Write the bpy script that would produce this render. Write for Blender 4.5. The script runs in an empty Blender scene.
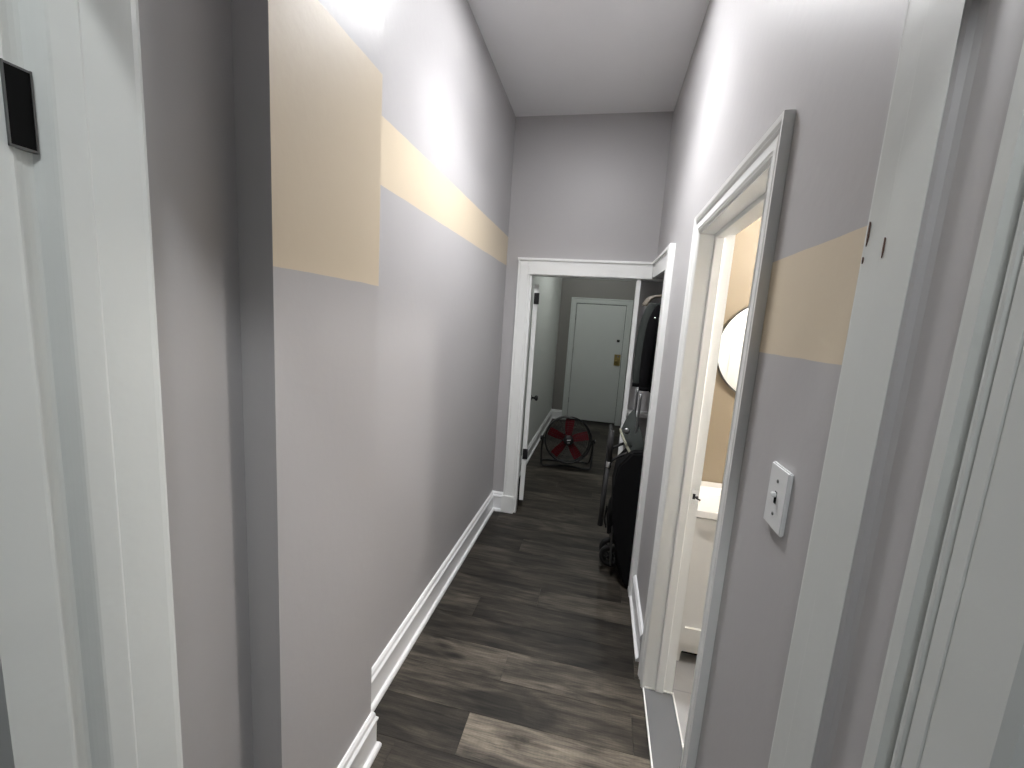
import bpy, bmesh, math, random
from mathutils import Vector, Matrix
random.seed(7)
sc = bpy.context.scene
COL = sc.collection
PI = math.pi

# ---------------------------------------------------------------- materials
def new_mat(name):
    m = bpy.data.materials.new(name); m.use_nodes = True
    nt = m.node_tree
    return m, nt, nt.nodes['Principled BSDF']

def paint(name, col, rough=0.5, bump=0.15, scale=60, spec=0.5, metal=0.0, detail_scale=4.0, vary=0.04, coat=0.0):
    """plain colour with slight blotches and a fine bump"""
    m, nt, b = new_mat(name)
    N, L = nt.nodes, nt.links
    tc = N.new('ShaderNodeTexCoord')
    n1 = N.new('ShaderNodeTexNoise'); n1.inputs['Scale'].default_value = detail_scale; n1.inputs['Detail'].default_value = 4
    L.new(tc.outputs['Object'], n1.inputs['Vector'])
    mr = N.new('ShaderNodeMapRange'); mr.inputs['To Min'].default_value = 1 - vary; mr.inputs['To Max'].default_value = 1 + vary
    L.new(n1.outputs['Fac'], mr.inputs['Value'])
    mx = N.new('ShaderNodeVectorMath'); mx.operation = 'SCALE'; mx.inputs[0].default_value = col
    L.new(mr.outputs['Result'], mx.inputs['Scale'])
    L.new(mx.outputs['Vector'], b.inputs['Base Color'])
    b.inputs['Roughness'].default_value = rough
    b.inputs['Metallic'].default_value = metal
    b.inputs['Specular IOR Level'].default_value = spec
    b.inputs['Coat Weight'].default_value = coat
    if bump:
        n2 = N.new('ShaderNodeTexNoise'); n2.inputs['Scale'].default_value = scale; n2.inputs['Detail'].default_value = 3
        L.new(tc.outputs['Object'], n2.inputs['Vector'])
        bp = N.new('ShaderNodeBump'); bp.inputs['Strength'].default_value = bump; bp.inputs['Distance'].default_value = 0.002
        L.new(n2.outputs['Fac'], bp.inputs['Height']); L.new(bp.outputs['Normal'], b.inputs['Normal'])
    return m

GREIGE = (0.45, 0.440, 0.444)
TAN = (0.66, 0.566, 0.425)

def wall_paint(name, z0, z1, axis_sign=1, ymax=None, base=GREIGE, band=TAN):
    """greige wall with a painted tan stripe between two heights on the hall-facing side"""
    m = paint(name, base, rough=0.42, bump=0.25, scale=35, vary=0.025, detail_scale=2.5)
    nt = m.node_tree; N, L = nt.nodes, nt.links; b = N['Principled BSDF']
    geo = N.new('ShaderNodeNewGeometry'); sp = N.new('ShaderNodeSeparateXYZ'); sn = N.new('ShaderNodeSeparateXYZ')
    L.new(geo.outputs['Position'], sp.inputs[0]); L.new(geo.outputs['True Normal'], sn.inputs[0])
    def cmp(sock, op, v):
        q = N.new('ShaderNodeMath'); q.operation = op; q.inputs[1].default_value = v; L.new(sock, q.inputs[0]); return q.outputs[0]
    # slightly wobbly masking-tape edge
    nz = N.new('ShaderNodeTexNoise'); nz.inputs['Scale'].default_value = 6
    L.new(geo.outputs['Position'], nz.inputs['Vector'])
    w = N.new('ShaderNodeMath'); w.operation = 'MULTIPLY_ADD'; w.inputs[1].default_value = 0.008; L.new(nz.outputs['Fac'], w.inputs[0]); L.new(sp.outputs['Z'], w.inputs[2])
    fac = cmp(w.outputs[0], 'GREATER_THAN', z0 + .004)
    terms = [cmp(w.outputs[0], 'LESS_THAN', z1 + .004)]
    terms.append(cmp(sn.outputs['X'], 'GREATER_THAN' if axis_sign > 0 else 'LESS_THAN', 0.5 * axis_sign))
    if ymax is not None: terms.append(cmp(sp.outputs['Y'], 'LESS_THAN', ymax))
    for t in terms:
        q = N.new('ShaderNodeMath'); q.operation = 'MULTIPLY'; L.new(fac, q.inputs[0]); L.new(t, q.inputs[1]); fac = q.outputs[0]
    src = b.inputs['Base Color'].links[0].from_socket
    mix = N.new('ShaderNodeMix'); mix.data_type = 'RGBA'
    L.new(fac, mix.inputs[0]); L.new(src, mix.inputs[6]); mix.inputs[7].default_value = (*band, 1)
    L.new(mix.outputs[2], b.inputs['Base Color'])
    return m

M = {}
M['greige'] = paint('greige_wall_paint', GREIGE, 0.45, 0.25, 35, vary=0.025, detail_scale=2.5)
M['ceiling'] = paint('ceiling_paint', (0.86, 0.855, 0.865), 0.7, 0.1, 30, vary=0.02)
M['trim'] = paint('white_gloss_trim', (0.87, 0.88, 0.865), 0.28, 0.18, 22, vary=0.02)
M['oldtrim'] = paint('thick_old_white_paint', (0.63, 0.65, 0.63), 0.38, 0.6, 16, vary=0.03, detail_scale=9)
M['base'] = paint('white_baseboard_paint', (0.87, 0.88, 0.885), 0.25, 0.1, 25, vary=0.02)
M['door'] = paint('white_door_paint', (0.63, 0.66, 0.64), 0.4, 0.1, 25, vary=0.02)
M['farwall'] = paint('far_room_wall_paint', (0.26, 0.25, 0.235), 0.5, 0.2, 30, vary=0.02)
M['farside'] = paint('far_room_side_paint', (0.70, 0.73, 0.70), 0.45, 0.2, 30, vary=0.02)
M['peach'] = paint('peach_bathroom_paint', (0.31, 0.255, 0.178), 0.45, 0.15, 30, vary=0.015)
M['vanity'] = paint('white_vanity_lacquer', (0.74, 0.74, 0.72), 0.3, 0.03, 20, vary=0.01)
M['porcelain'] = paint('white_porcelain', (0.9, 0.9, 0.88), 0.1, 0, vary=0.005)
M['black'] = paint('black_plastic', (0.012, 0.012, 0.013), 0.35, 0.05, 80, vary=0.1)
M['blackfab'] = paint('black_fabric', (0.004, 0.004, 0.0045), 0.95, 0.5, 300, spec=0.15, vary=0.1)
M['greyfab'] = paint('charcoal_fabric', (0.042, 0.048, 0.045), 0.85, 0.5, 220, spec=0.2, vary=0.08)
M['trimfab'] = paint('olive_grey_trim_fabric', (0.26, 0.26, 0.20), 0.7, 0.3, 200, vary=0.05)
M['red'] = paint('dark_red_plastic', (0.13, 0.007, 0.012), 0.6, 0.02, 50, spec=0.2, vary=0.05)
M['chrome'] = paint('chrome', (0.8, 0.8, 0.8), 0.12, 0, metal=1.0, vary=0.01)
M['steel'] = paint('brushed_grey_tube', (0.17, 0.175, 0.175), 0.3, 0, metal=0.9, vary=0.02)
M['brass'] = paint('aged_brass', (0.42, 0.33, 0.13), 0.35, 0.05, 40, metal=0.8, vary=0.15)
M['dark'] = paint('dark_recess', (0.004, 0.004, 0.004), 0.9, 0, spec=0.1, vary=0.01)
M['mirror'] = paint('mirror_glass', (0.92, 0.94, 0.93), 0.02, 0, metal=1.0, vary=0.0)
M['threshold'] = paint('grey_marble_sill', (0.125, 0.13, 0.135), 0.35, 0.05, 20, vary=0.08)
M['caulk'] = paint('white_caulk', (0.75, 0.75, 0.73), 0.5, 0.2, 50, vary=0.05)
M['hanger'] = paint('pale_wood', (0.20, 0.175, 0.14), 0.4, 0.1, 60, vary=0.1)
M['plate'] = paint('switch_plate_plastic', (0.72, 0.73, 0.73), 0.3, 0, vary=0.005)
M['rubber'] = paint('black_rubber', (0.015, 0.015, 0.015), 0.7, 0.2, 100, vary=0.1)
M['bare'] = paint('bare_wood_chip', (0.10, 0.05, 0.035), 0.8, 0.3, 80, vary=0.3)
M['leftwall'] = wall_paint('left_wall_paint_with_stripe', 2.035, 2.253, 1)
M['pier'] = wall_paint('pier_paint_with_stripe', 1.683, 2.280, 1)
M['rightwall'] = wall_paint('right_wall_paint_with_stripe', 1.570, 1.760, -1, ymax=1.05)

def emis(name, col, strength):
    m, nt, b = new_mat(name)
    b.inputs['Base Color'].default_value = (0.9, 0.9, 0.9, 1)
    b.inputs['Emission Color'].default_value = (*col, 1); b.inputs['Emission Strength'].default_value = strength
    return m

def tile_mat():
    m, nt, b = new_mat('grey_bathroom_tile'); N, L = nt.nodes, nt.links
    tc = N.new('ShaderNodeTexCoord')
    br = N.new('ShaderNodeTexBrick'); br.inputs['Scale'].default_value = 1.0
    br.inputs['Brick Width'].default_value = 0.6; br.inputs['Row Height'].default_value = 0.3
    br.inputs['Mortar Size'].default_value = 0.003
    br.inputs['Color1'].default_value = (0.40, 0.40, 0.40, 1); br.inputs['Color2'].default_value = (0.44, 0.44, 0.435, 1)
    br.inputs['Mortar'].default_value = (0.33, 0.33, 0.33, 1)
    n = N.new('ShaderNodeTexNoise'); n.inputs['Scale'].default_value = 5; n.inputs['Detail'].default_value = 6
    mx = N.new('ShaderNodeMix'); mx.data_type = 'RGBA'; mx.blend_type = 'MULTIPLY'; mx.inputs[0].default_value = 0.4
    L.new(tc.outputs['Object'], br.inputs['Vector']); L.new(tc.outputs['Object'], n.inputs['Vector'])
    L.new(br.outputs['Color'], mx.inputs[6]); L.new(n.outputs['Fac'], mx.inputs[7]); L.new(mx.outputs[2], b.inputs['Base Color'])
    b.inputs['Roughness'].default_value = 0.35
    return m
M['tile'] = tile_mat()

def floor_mat():
    m, nt, b = new_mat('dark_grey_vinyl_planks'); N, L = nt.nodes, nt.links
    at = N.new('ShaderNodeAttribute'); at.attribute_name = 'tone'     # x: lightness, y: seed, z: warmth
    sp = N.new('ShaderNodeSeparateColor'); L.new(at.outputs['Color'], sp.inputs[0])
    geo = N.new('ShaderNodeNewGeometry')
    off = N.new('ShaderNodeMath'); off.operation = 'MULTIPLY'; off.inputs[1].default_value = 37.0; L.new(sp.outputs[1], off.inputs[0])
    cb = N.new('ShaderNodeCombineXYZ'); L.new(off.outputs[0], cb.inputs[0]); L.new(off.outputs[0], cb.inputs[2])
    ad = N.new('ShaderNodeVectorMath'); ad.operation = 'ADD'; L.new(geo.outputs['Position'], ad.inputs[0]); L.new(cb.outputs[0], ad.inputs[1])
    def mapped(sx, sy):
        v = N.new('ShaderNodeVectorMath'); v.operation = 'MULTIPLY'; v.inputs[1].default_value = (sx, sy, 1); L.new(ad.outputs[0], v.inputs[0]); return v.outputs[0]
    def noise(vec, scale, det, rough=0.6, dist=0.0):
        n = N.new('ShaderNodeTexNoise'); n.inputs['Scale'].default_value = scale; n.inputs['Detail'].default_value = det
        n.inputs['Roughness'].default_value = rough; n.inputs['Distortion'].default_value = dist
        L.new(vec, n.inputs['Vector']); return n.outputs['Fac']
    def mrange(s, a, c, lo, hi):
        q = N.new('ShaderNodeMapRange'); q.inputs[1].default_value = a; q.inputs[2].default_value = c; q.inputs[3].default_value = lo; q.inputs[4].default_value = hi
        L.new(s, q.inputs[0]); return q.outputs[0]
    def mul(a, c):
        q = N.new('ShaderNodeMath'); q.operation = 'MULTIPLY'; L.new(a, q.inputs[0]); L.new(c, q.inputs[1]); return q.outputs[0]
    grain = mrange(noise(mapped(2.2, 26), 1.6, 8, 0.7, 0.6), 0.34, 0.66, 0.38, 1.5)
    fine = mrange(noise(mapped(8, 150), 1.5, 4, 0.6), 0.32, 0.68, 0.72, 1.25)
    blot = mrange(noise(mapped(2.2, 8.0), 1.3, 3, 0.5, 0.8), 0.34, 0.66, 0.38, 1.42)
    vor = N.new('ShaderNodeTexVoronoi'); vor.inputs['Scale'].default_value = 2.3; L.new(mapped(1.0, 2.4), vor.inputs['Vector'])
    knot = mrange(vor.outputs['Distance'], 0.02, 0.16, 0.25, 1.0)
    saw = N.new('ShaderNodeTexWave'); saw.inputs['Scale'].default_value = 22; saw.inputs['Distortion'].default_value = 1.5; L.new(ad.outputs[0], saw.inputs['Vector'])
    sawm = mrange(saw.outputs['Fac'], 0, 1, 0.975, 1.03)
    base = N.new('ShaderNodeMix'); base.data_type = 'RGBA'; L.new(sp.outputs[0], base.inputs[0])
    base.inputs[6].default_value = (0.026, 0.022, 0.017, 1); base.inputs[7].default_value = (0.245, 0.212, 0.168, 1)
    k = mul(mul(mul(grain, fine), mul(blot, knot)), sawm)
    sc_ = N.new('ShaderNodeVectorMath'); sc_.operation = 'SCALE'; L.new(base.outputs[2], sc_.inputs[0]); L.new(k, sc_.inputs['Scale'])
    L.new(sc_.outputs[0], b.inputs['Base Color'])
    b.inputs['Roughness'].default_value = 0.5; b.inputs['Specular IOR Level'].default_value = 0.3
    bp = N.new('ShaderNodeBump'); bp.inputs['Strength'].default_value = 0.25; bp.inputs['Distance'].default_value = 0.001
    L.new(k, bp.inputs['Height']); L.new(bp.outputs['Normal'], b.inputs['Normal'])
    return m
M['floor'] = floor_mat()

# ---------------------------------------------------------------- mesh helpers
def box(bm, x0, x1, y0, y1, z0, z1, mtx=None, bevel=0.0):
    x0, x1 = sorted((x0, x1)); y0, y1 = sorted((y0, y1)); z0, z1 = sorted((z0, z1))
    vs = [bm.verts.new((x, y, z)) for x in (x0, x1) for y in (y0, y1) for z in (z0, z1)]
    F = [(0, 1, 3, 2), (4, 6, 7, 5), (0, 4, 5, 1), (2, 3, 7, 6), (0, 2, 6, 4), (1, 5, 7, 3)]
    fs = [bm.faces.new([vs[i] for i in f]) for f in F]
    if bevel > 0:
        es = list({e for f in fs for e in f.edges})
        bmesh.ops.bevel(bm, geom=es, offset=bevel, segments=2, affect='EDGES')
    if mtx is not None:
        vv = vs if bevel == 0 else [v for v in bm.verts if v.is_valid and not v.tag]
        bmesh.ops.transform(bm, matrix=mtx, verts=vv)
    for v in bm.verts: v.tag = True
    return bm

def prism(bm, poly, frame):
    """extrude a 2-D polygon: frame(u, v, t) -> world, t in {0,1}"""
    a = [bm.verts.new(frame(u, v, 0)) for u, v in poly]
    c = [bm.verts.new(frame(u, v, 1)) for u, v in poly]
    n = len(poly)
    bm.faces.new(a); bm.faces.new(c[::-1])
    for i in range(n):
        bm.faces.new((a[i], c[i], c[(i + 1) % n], a[(i + 1) % n]))
    for v in bm.verts: v.tag = True

def tube(bm, pts, r, seg=12, closed=False, smooth=True, subdiv=0):
    pts = [Vector(p) for p in pts]
    if subdiv:
        out = []
        n = len(pts); rng = n if closed else n - 1
        for i in range(rng):
            p0 = pts[(i - 1) % n] if (closed or i > 0) else pts[i]
            p1, p2 = pts[i], pts[(i + 1) % n]
            p3 = pts[(i + 2) % n] if (closed or i + 2 < n) else p2
            for k in range(subdiv):
                t = k / subdiv
                out.append(0.5 * ((2 * p1) + (-p0 + p2) * t + (2 * p0 - 5 * p1 + 4 * p2 - p3) * t * t + (-p0 + 3 * p1 - 3 * p2 + p3) * t ** 3))
        if not closed: out.append(pts[-1])
        pts = out
    rs = r if isinstance(r, (list, tuple)) else [r] * len(pts)
    if len(rs) != len(pts): rs = [rs[min(len(rs) - 1, int(i * len(rs) / len(pts)))] for i in range(len(pts))]
    n = len(pts); rings = []
    up = None
    for i, p in enumerate(pts):
        if closed: d = pts[(i + 1) % n] - pts[(i - 1) % n]
        else: d = pts[min(i + 1, n - 1)] - pts[max(i - 1, 0)]
        d.normalize()
        if up is None:
            up = Vector((0, 0, 1)) if abs(d.z) < 0.9 else Vector((1, 0, 0))
        s = d.cross(up); s.normalize(); up = s.cross(d); up.normalize()
        rings.append([bm.verts.new(p + rs[i] * (math.cos(a) * s + math.sin(a) * up)) for a in [2 * PI * k / seg for k in range(seg)]])
    rng = n if closed else n - 1
    for i in range(rng):
        A, B = rings[i], rings[(i + 1) % n]
        for k in range(seg):
            f = bm.faces.new((A[k], A[(k + 1) % seg], B[(k + 1) % seg], B[k])); f.smooth = smooth
    if not closed:
        bm.faces.new(rings[0][::-1]); bm.faces.new(rings[-1])
    for v in bm.verts: v.tag = True

def lathe(bm, prof, mtx=Matrix(), seg=24, smooth=True):
    """profile (r, h) turned round local Z"""
    rings = []
    for r, h in prof:
        if r < 1e-6: rings.append([bm.verts.new(mtx @ Vector((0, 0, h)))])
        else: rings.append([bm.verts.new(mtx @ Vector((r * math.cos(2 * PI * k / seg), r * math.sin(2 * PI * k / seg), h))) for k in range(seg)])
    for A, B in zip(rings, rings[1:]):
        for k in range(seg):
            a0, a1 = A[k % len(A)], A[(k + 1) % len(A)]; b0, b1 = B[k % len(B)], B[(k + 1) % len(B)]
            q = []
            for v in (a0, a1, b1, b0):
                if v not in q: q.append(v)
            if len(q) >= 3:
                f = bm.faces.new(q); f.smooth = smooth
    for v in bm.verts: v.tag = True

def obj(name, bm, mat, parent=None, origin=None):
    bmesh.ops.recalc_face_normals(bm, faces=bm.faces)
    me = bpy.data.meshes.new(name)
    if parent is not None:
        loc = parent['_org'] if '_org' in parent else None
        if loc is not None:
            bmesh.ops.translate(bm, verts=bm.verts, vec=-Vector(loc))
    elif origin is not None:
        bmesh.ops.translate(bm, verts=bm.verts, vec=-Vector(origin))
    bm.to_mesh(me); bm.free()
    me.materials.append(mat)
    o = bpy.data.objects.new(name, me); COL.objects.link(o)
    if parent is not None: o.parent = parent
    elif origin is not None:
        o.location = origin
    return o

def part(name, bm, mat, parent, org):
    """mesh built in world coordinates and parented below something whose world origin is org"""
    bmesh.ops.recalc_face_normals(bm, faces=bm.faces)
    bmesh.ops.translate(bm, verts=bm.verts, vec=-Vector(org))
    me = bpy.data.meshes.new(name); bm.to_mesh(me); bm.free(); me.materials.append(mat)
    o = bpy.data.objects.new(name, me); COL.objects.link(o); o.parent = parent
    return o

def tag(o, label, cat, group=None):
    o['label'] = label; o['category'] = cat
    if group: o['group'] = group
    return o

def thing(name, loc, label, cat, rz=0, group=None):
    o = bpy.data.objects.new(name, None); COL.objects.link(o); o.location = loc; o.rotation_euler[2] = rz
    o.empty_display_size = 0.1
    return tag(o, label, cat, group)

def struct(name, bm, mat, label=None, cat=None, parent=None):
    o = obj(name, bm, mat, parent)
    if parent is None:
        o['kind'] = 'structure'
        if label: o['label'] = label
        if cat: o['category'] = cat
    return o

def B(*boxes, bevel=0.0):
    bm = bmesh.new()
    for b in boxes: box(bm, *b, bevel=bevel)
    return bm

H_C = 3.12
XL, XR, YE = -0.79, 0.335, 3.29

# ---------------------------------------------------------------- floor
def plank_floor():
    bm = bmesh.new()
    lay = bm.loops.layers.color.new('tone')
    W, LEN = 0.18, 1.22
    known = {  # row index -> (joint x, tone left, tone right)
        0: (-0.385, 0.14, 0.72), 1: (-0.95, 0.3, 0.36), 2: (-0.30, 0.44, 0.52), 3: (-0.92, 0.2, 0.08),
        4: (-0.55, 0.36, 0.10), 5: (-0.22, 0.24, 0.36), 6: (-0.96, 0.3, 0.03), 7: (-0.88, 0.2, 0.28),
        8: (-0.43, 0.06, 0.28), 9: (0.38, 0.03, 0.3), 10: (-0.70, 0.2, 0.32), 11: (0.12, 0.28, 0.14),
        12: (-0.1, 0.12, 0.10), 13: (-0.6, 0.30, 0.36), 14: (0.05, 0.16, 0.36), 15: (-.3, .34, .12), 16: (.1, .25, .32),
        -1: (-0.62, 0.25, 0.22), -2: (0.1, 0.3, 0.12)}
    y = 1.27 - W * 22; row = -22
    while y < 7.3:
        if row in known: j, tl, tr = known[row]
        else: j, tl, tr = random.uniform(-.9, .3), random.uniform(.08, .5), random.uniform(.08, .5)
        xs = [j]
        while xs[0] > -2.6: xs.insert(0, xs[0] - LEN)
        while xs[-1] < 3.0: xs.append(xs[-1] + LEN)
        for a, c in zip(xs, xs[1:]):
            t = tl if abs(c - j) < 1e-6 else tr if abs(a - j) < 1e-6 else random.uniform(.08, .5)
            a2, c2 = max(a, -2.6), min(c, 3.0)
            if c2 - a2 < .01: continue
            g = 0.0006
            vs = [bm.verts.new(p) for p in ((a2 + g, y + g, 0), (c2 - g, y + g, 0), (c2 - g, y + W - g, 0), (a2 + g, y + W - g, 0))]
            lo = [bm.verts.new(p) for p in ((a2, y, -.0015), (c2, y, -.0015), (c2, y + W, -.0015), (a2, y + W, -.0015))]
            sd = random.random()
            fs = [bm.faces.new(vs)]
            for i in range(4): fs.append(bm.faces.new((lo[i], lo[(i + 1) % 4], vs[(i + 1) % 4], vs[i])))
            for q, f in enumerate(fs):
                for l in f.loops: l[lay] = (t if q == 0 else 0.0, sd, 0, 1)
        y += W; row += 1
    vs = [bm.verts.new(p) for p in ((-2.6, -2.7, -.05), (3.0, -2.7, -.05), (3.0, y, -.05), (-2.6, y, -.05))]
    bm.faces.new(vs[::-1])
    me = bpy.data.meshes.new('floor'); bm.to_mesh(me); bm.free(); me.materials.append(M['floor'])
    o = bpy.data.objects.new('floor', me); COL.objects.link(o); o['kind'] = 'structure'
plank_floor()
struct('floor_bathroom', B((0.45, 1.9, 0.75, 2.41, 0.0, 0.006)), M['tile'])

# ---------------------------------------------------------------- ceilings
struct('ceiling', B((-2.6, 3.0, -2.6, 7.3, H_C, H_C + .1)), M['ceiling'])
struct('ceiling_bathroom', B((0.45, 1.9, 0.75, 2.41, 2.55, 2.63)), M['ceiling'])

# ---------------------------------------------------------------- walls
struct('wall_left', B((XL - .1, XL, 1.18, 3.39, 0, H_C)), M['leftwall'])
struct('wall_left_bay', B((XL - .1, -0.775, 0.56, 0.774, 0, H_C)), M['greige'])
struct('wall_left_pier', B((XL - .1, -0.69, 0.774, 1.20, 0, H_C)), M['pier'])
struct('wall_right', B((XR, .45, .58, 1.064, 0, H_C), (XR, .45, 1.064, 1.781, 1.991, H_C), (XR, .45, 1.781, 2.50, 0, H_C), (XR, .45, 2.50, 3.39, 1.99, H_C)), M['rightwall'])
struct('wall_end', B((XL, -0.60, YE, 3.39, 0, H_C), (-.60, XR, YE, 3.39, 1.985, H_C)), M['greige'])
struct('wall_alcove', B((.45, 1.15, 2.41, 2.47, 0, H_C), (1.1, 1.2, 2.47, 3.50, 0, H_C), (.245, 1.2, 3.48, 3.54, 0, H_C)), M['greige'])
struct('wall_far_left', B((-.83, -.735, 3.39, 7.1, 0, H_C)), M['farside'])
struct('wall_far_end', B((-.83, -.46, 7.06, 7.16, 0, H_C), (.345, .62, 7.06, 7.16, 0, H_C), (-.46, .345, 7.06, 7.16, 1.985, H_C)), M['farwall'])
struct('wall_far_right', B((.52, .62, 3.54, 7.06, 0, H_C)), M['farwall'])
struct('wall_bathroom', B((.45, 1.9, 2.37, 2.41, 0, 2.55)), M['peach'])
struct('wall_bathroom_side', B((1.82, 1.9, .75, 2.37, 0, 2.55)), M['peach'])
struct('wall_bathroom_near', B((.45, 1.82, .75, .80, 0, 2.55)), M['peach'])
# bathroom face of the partition, painted peach
struct('wall_bathroom_partition', B((.45, .456, .80, 1.02, 0, 2.55), (.45, .456, 1.81, 2.37, 0, 2.55), (.45, .456, 1.02, 1.81, 2.04, 2.55)), M['peach'])
# near room, the one the photograph is taken from
struct('wall_near', B((-2.5, -.80, .34, .56, 0, H_C), (.40, 2.6, .37, .56, 0, H_C), (-.80, .40, .40, .56, 2.12, H_C)), M['greige'])
struct('wall_near_left', B((-2.6, -2.5, -2.6, .56, 0, H_C)), M['greige'])
struct('wall_near_right', B((2.6, 2.7, -2.6, .56, 0, H_C)), M['greige'])
struct('wall_near_back', B((-2.6, 2.7, -2.7, -2.6, 0, H_C)), M['greige'])

# ---------------------------------------------------------------- near doorway jambs (profiles in plan, x/y)
def vprism(name, poly, z0, z1, mat, parent=None):
    bm = bmesh.new(); prism(bm, poly, lambda u, v, t: (u, v, z0 + t * (z1 - z0)))
    return struct(name, bm, mat, parent=parent)

left_jamb = [(-.80, .556), (-.712, .549), (-.7055, .5405), (-.7035, .532), (-.7025, .468), (-.6985, .463), (-.6985, .432),
             (-.6992, .4285), (-.7010, .4255), (-.7035, .4225), (-.7065, .4190), (-.7100, .4155), (-.7135, .4125), (-.7145, .4080), (-.7140, .4020), (-.7120, .3960), (-.7090, .3920), (-.7085, .3880), (-.7085, .33), (-.80, .33)]
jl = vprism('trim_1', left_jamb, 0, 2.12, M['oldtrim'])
jl['label'] = 'thickly painted white door jamb at the left edge with a black hinge'
# hinge leaf let into the left jamb
hb = bmesh.new(); box(hb, -.7160, -.7060, .390, .4130, 1.770, 1.858)
part('hinge_leaf', hb, M['dark'], jl, (0, 0, 0))['label'] = 'black hinge leaf with a thin metal rim'
hr = bmesh.new()
for bx in ((-.7160, -.7052, .4130, .4150, 1.767, 1.861), (-.7160, -.7056, .388, .4152, 1.858, 1.8605), (-.7160, -.7056, .388, .4152, 1.7675, 1.770), (-.7160, -.7052, .388, .3895, 1.767, 1.861)):
    box(hr, *bx)
part('hinge_rim', hr, M['steel'], jl, (0, 0, 0))

right_post = [(.40, .655), (.335, .672), (.318, .640), (.3165, .634), (.3165, .598), (.3145, .594), (.3145, .5365), (.40, .5365)]
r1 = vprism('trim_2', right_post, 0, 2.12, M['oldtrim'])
ch = bmesh.new()
for (yy, zz, w, h) in ((.630, 1.735, .0018, .018), (.590, 1.712, .0012, .014), (.632, 1.706, .0010, .005)):
    xx = .3165 if yy > .598 else .3145
    prism(ch, [(-w, 0), (-w * .3, h), (w * .8, h * 1.1), (w, h * .2), (w * .2, -h * .6)], lambda u, v, t, yy=yy, zz=zz, xx=xx: (xx - .0012 + .003 * t, yy + u, zz + v))
part('paint_chip', ch, M['bare'], r1, (0, 0, 0))['label'] = 'brown bare wood showing through chipped paint'
vprism('wall_near_return', [(.42, .5362), (.3152, .5362), (.3175, .532), (.3230, .5285), (.3262, .5225), (.3265, .515), (.3265, .466), (.42, .466)], 0, 2.12, M['greige'])  # wall colour on the edge by the post stands in for groove shade
right_casing = [(.42, .4665), (.3225, .4665), (.3190, .464), (.3185, .460), (.3185, .4475), (.3245, .4448), (.3290, .4415), (.3290, .4370), (.3215, .432), (.3190, .4295), (.3185, .427), (.3190, .4245), (.3225, .4225),
                (.3225, .420), (.3190, .4180), (.3190, .4035), (.3205, .4025), (.3205, .4010), (.3190, .400), (.3190, .3465), (.325, .340), (.42, .340)]
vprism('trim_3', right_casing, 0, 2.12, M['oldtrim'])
# underside lining of the near doorway's head
struct('trim_4', B((-.72, .34, .40, .56, 2.10, 2.12)), M['oldtrim'])

# ---------------------------------------------------------------- baseboards (profile: distance from wall, height)
BASE_P = [(0, 0), (.030, 0), (.030, .010), (.026, .020), (.016, .026), (.016, .118), (.020, .124), (.020, .132), (.013, .142), (.011, .156), (.005, .166), (0, .168)]
def baseboard(name, p0, p1, nrm, mat=None, prof=BASE_P, parent=None, hs=1.0):
    p0, p1, nrm = Vector((*p0, 0)), Vector((*p1, 0)), Vector((*nrm, 0))
    bm = bmesh.new()
    prism(bm, prof, lambda u, v, t: p0.lerp(p1, t) + nrm * u + Vector((0, 0, v * hs)))
    return struct(name, bm, mat or M['base'], parent=parent)
baseboard('baseboard_left', (XL, 1.20), (XL, YE), (1, 0))
b = bmesh.new()
prism(b, BASE_P, lambda u, v, t: (-.69 + u, .79 + t * (1.20 + u - .79), v))
prism(b, BASE_P, lambda u, v, t: (-.79 + t * (.10 + u), 1.20 + u, v))
struct('baseboard_left_pier', b, M['base'])
baseboard('baseboard_end', (XL, YE), (-.69, YE), (0, -1))
baseboard('baseboard_right', (XR, 1.925), (XR, 2.425), (-1, 0), prof=[(0, 0), (.026, 0), (.026, .012), (.014, .022), (.014, .12), (.018, .126), (.018, .134), (.010, .150), (0, .156)])
baseboard('baseboard_far_left', (-.735, 3.40), (-.735, 7.06), (1, 0), hs=.95)
baseboard('baseboard_far_end', (-.735, 7.06), (-.55, 7.06), (0, -1), hs=.95)

# ---------------------------------------------------------------- door casings
# bathroom doorway: legs and head with backband profile, on the hall side
def casing_prof(w):     # u across from opening edge outward, v = proud of wall
    return [(0, 0), (0, .010), (.006, .014), (.010, .010), (.014, .010), (.018, .014), (w - .030, .013), (w - .024, .018), (w - .018, .014), (w - .012, .019), (w, .021), (w, 0)]
CW = .072
ob = bmesh.new()
cp = casing_prof(CW)
# near leg (outward = -y), far leg (outward = +y), head (outward = +z); mitred
Y0, Y1, ZT = 1.07, 1.775, 1.985
prism(ob, cp, lambda u, v, t: (XR - v, Y0 - u, t * (ZT + u)))
prism(ob, cp, lambda u, v, t: (XR - v, Y1 + u, t * (ZT + u)))
prism(ob, cp, lambda u, v, t: (XR - v, (Y0 - u) if t == 0 else (Y1 + u), ZT + u))
struct('trim_5', ob, M['trim'])['label'] = 'white moulded casing round the bathroom doorway on the right wall'
# jamb lining with stop
jb = bmesh.new()
def stop_prof(s):  # (x, inward offset)
    return [(.327, 0), (.327, .012), (.381, .012), (.382, .024), (.384, .026), (.413, .026), (.416, .022), (.416, .012), (.4535, .012), (.4535, 0)]
prism(jb, stop_prof(1), lambda u, v, t: (u, Y1 + .006 - v, t * ZT))
prism(jb, stop_prof(1), lambda u, v, t: (u, Y0 - .006 + v, t * ZT))
prism(jb, stop_prof(1), lambda u, v, t: (u, Y0 if t == 0 else Y1, ZT + .006 - v))
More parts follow.
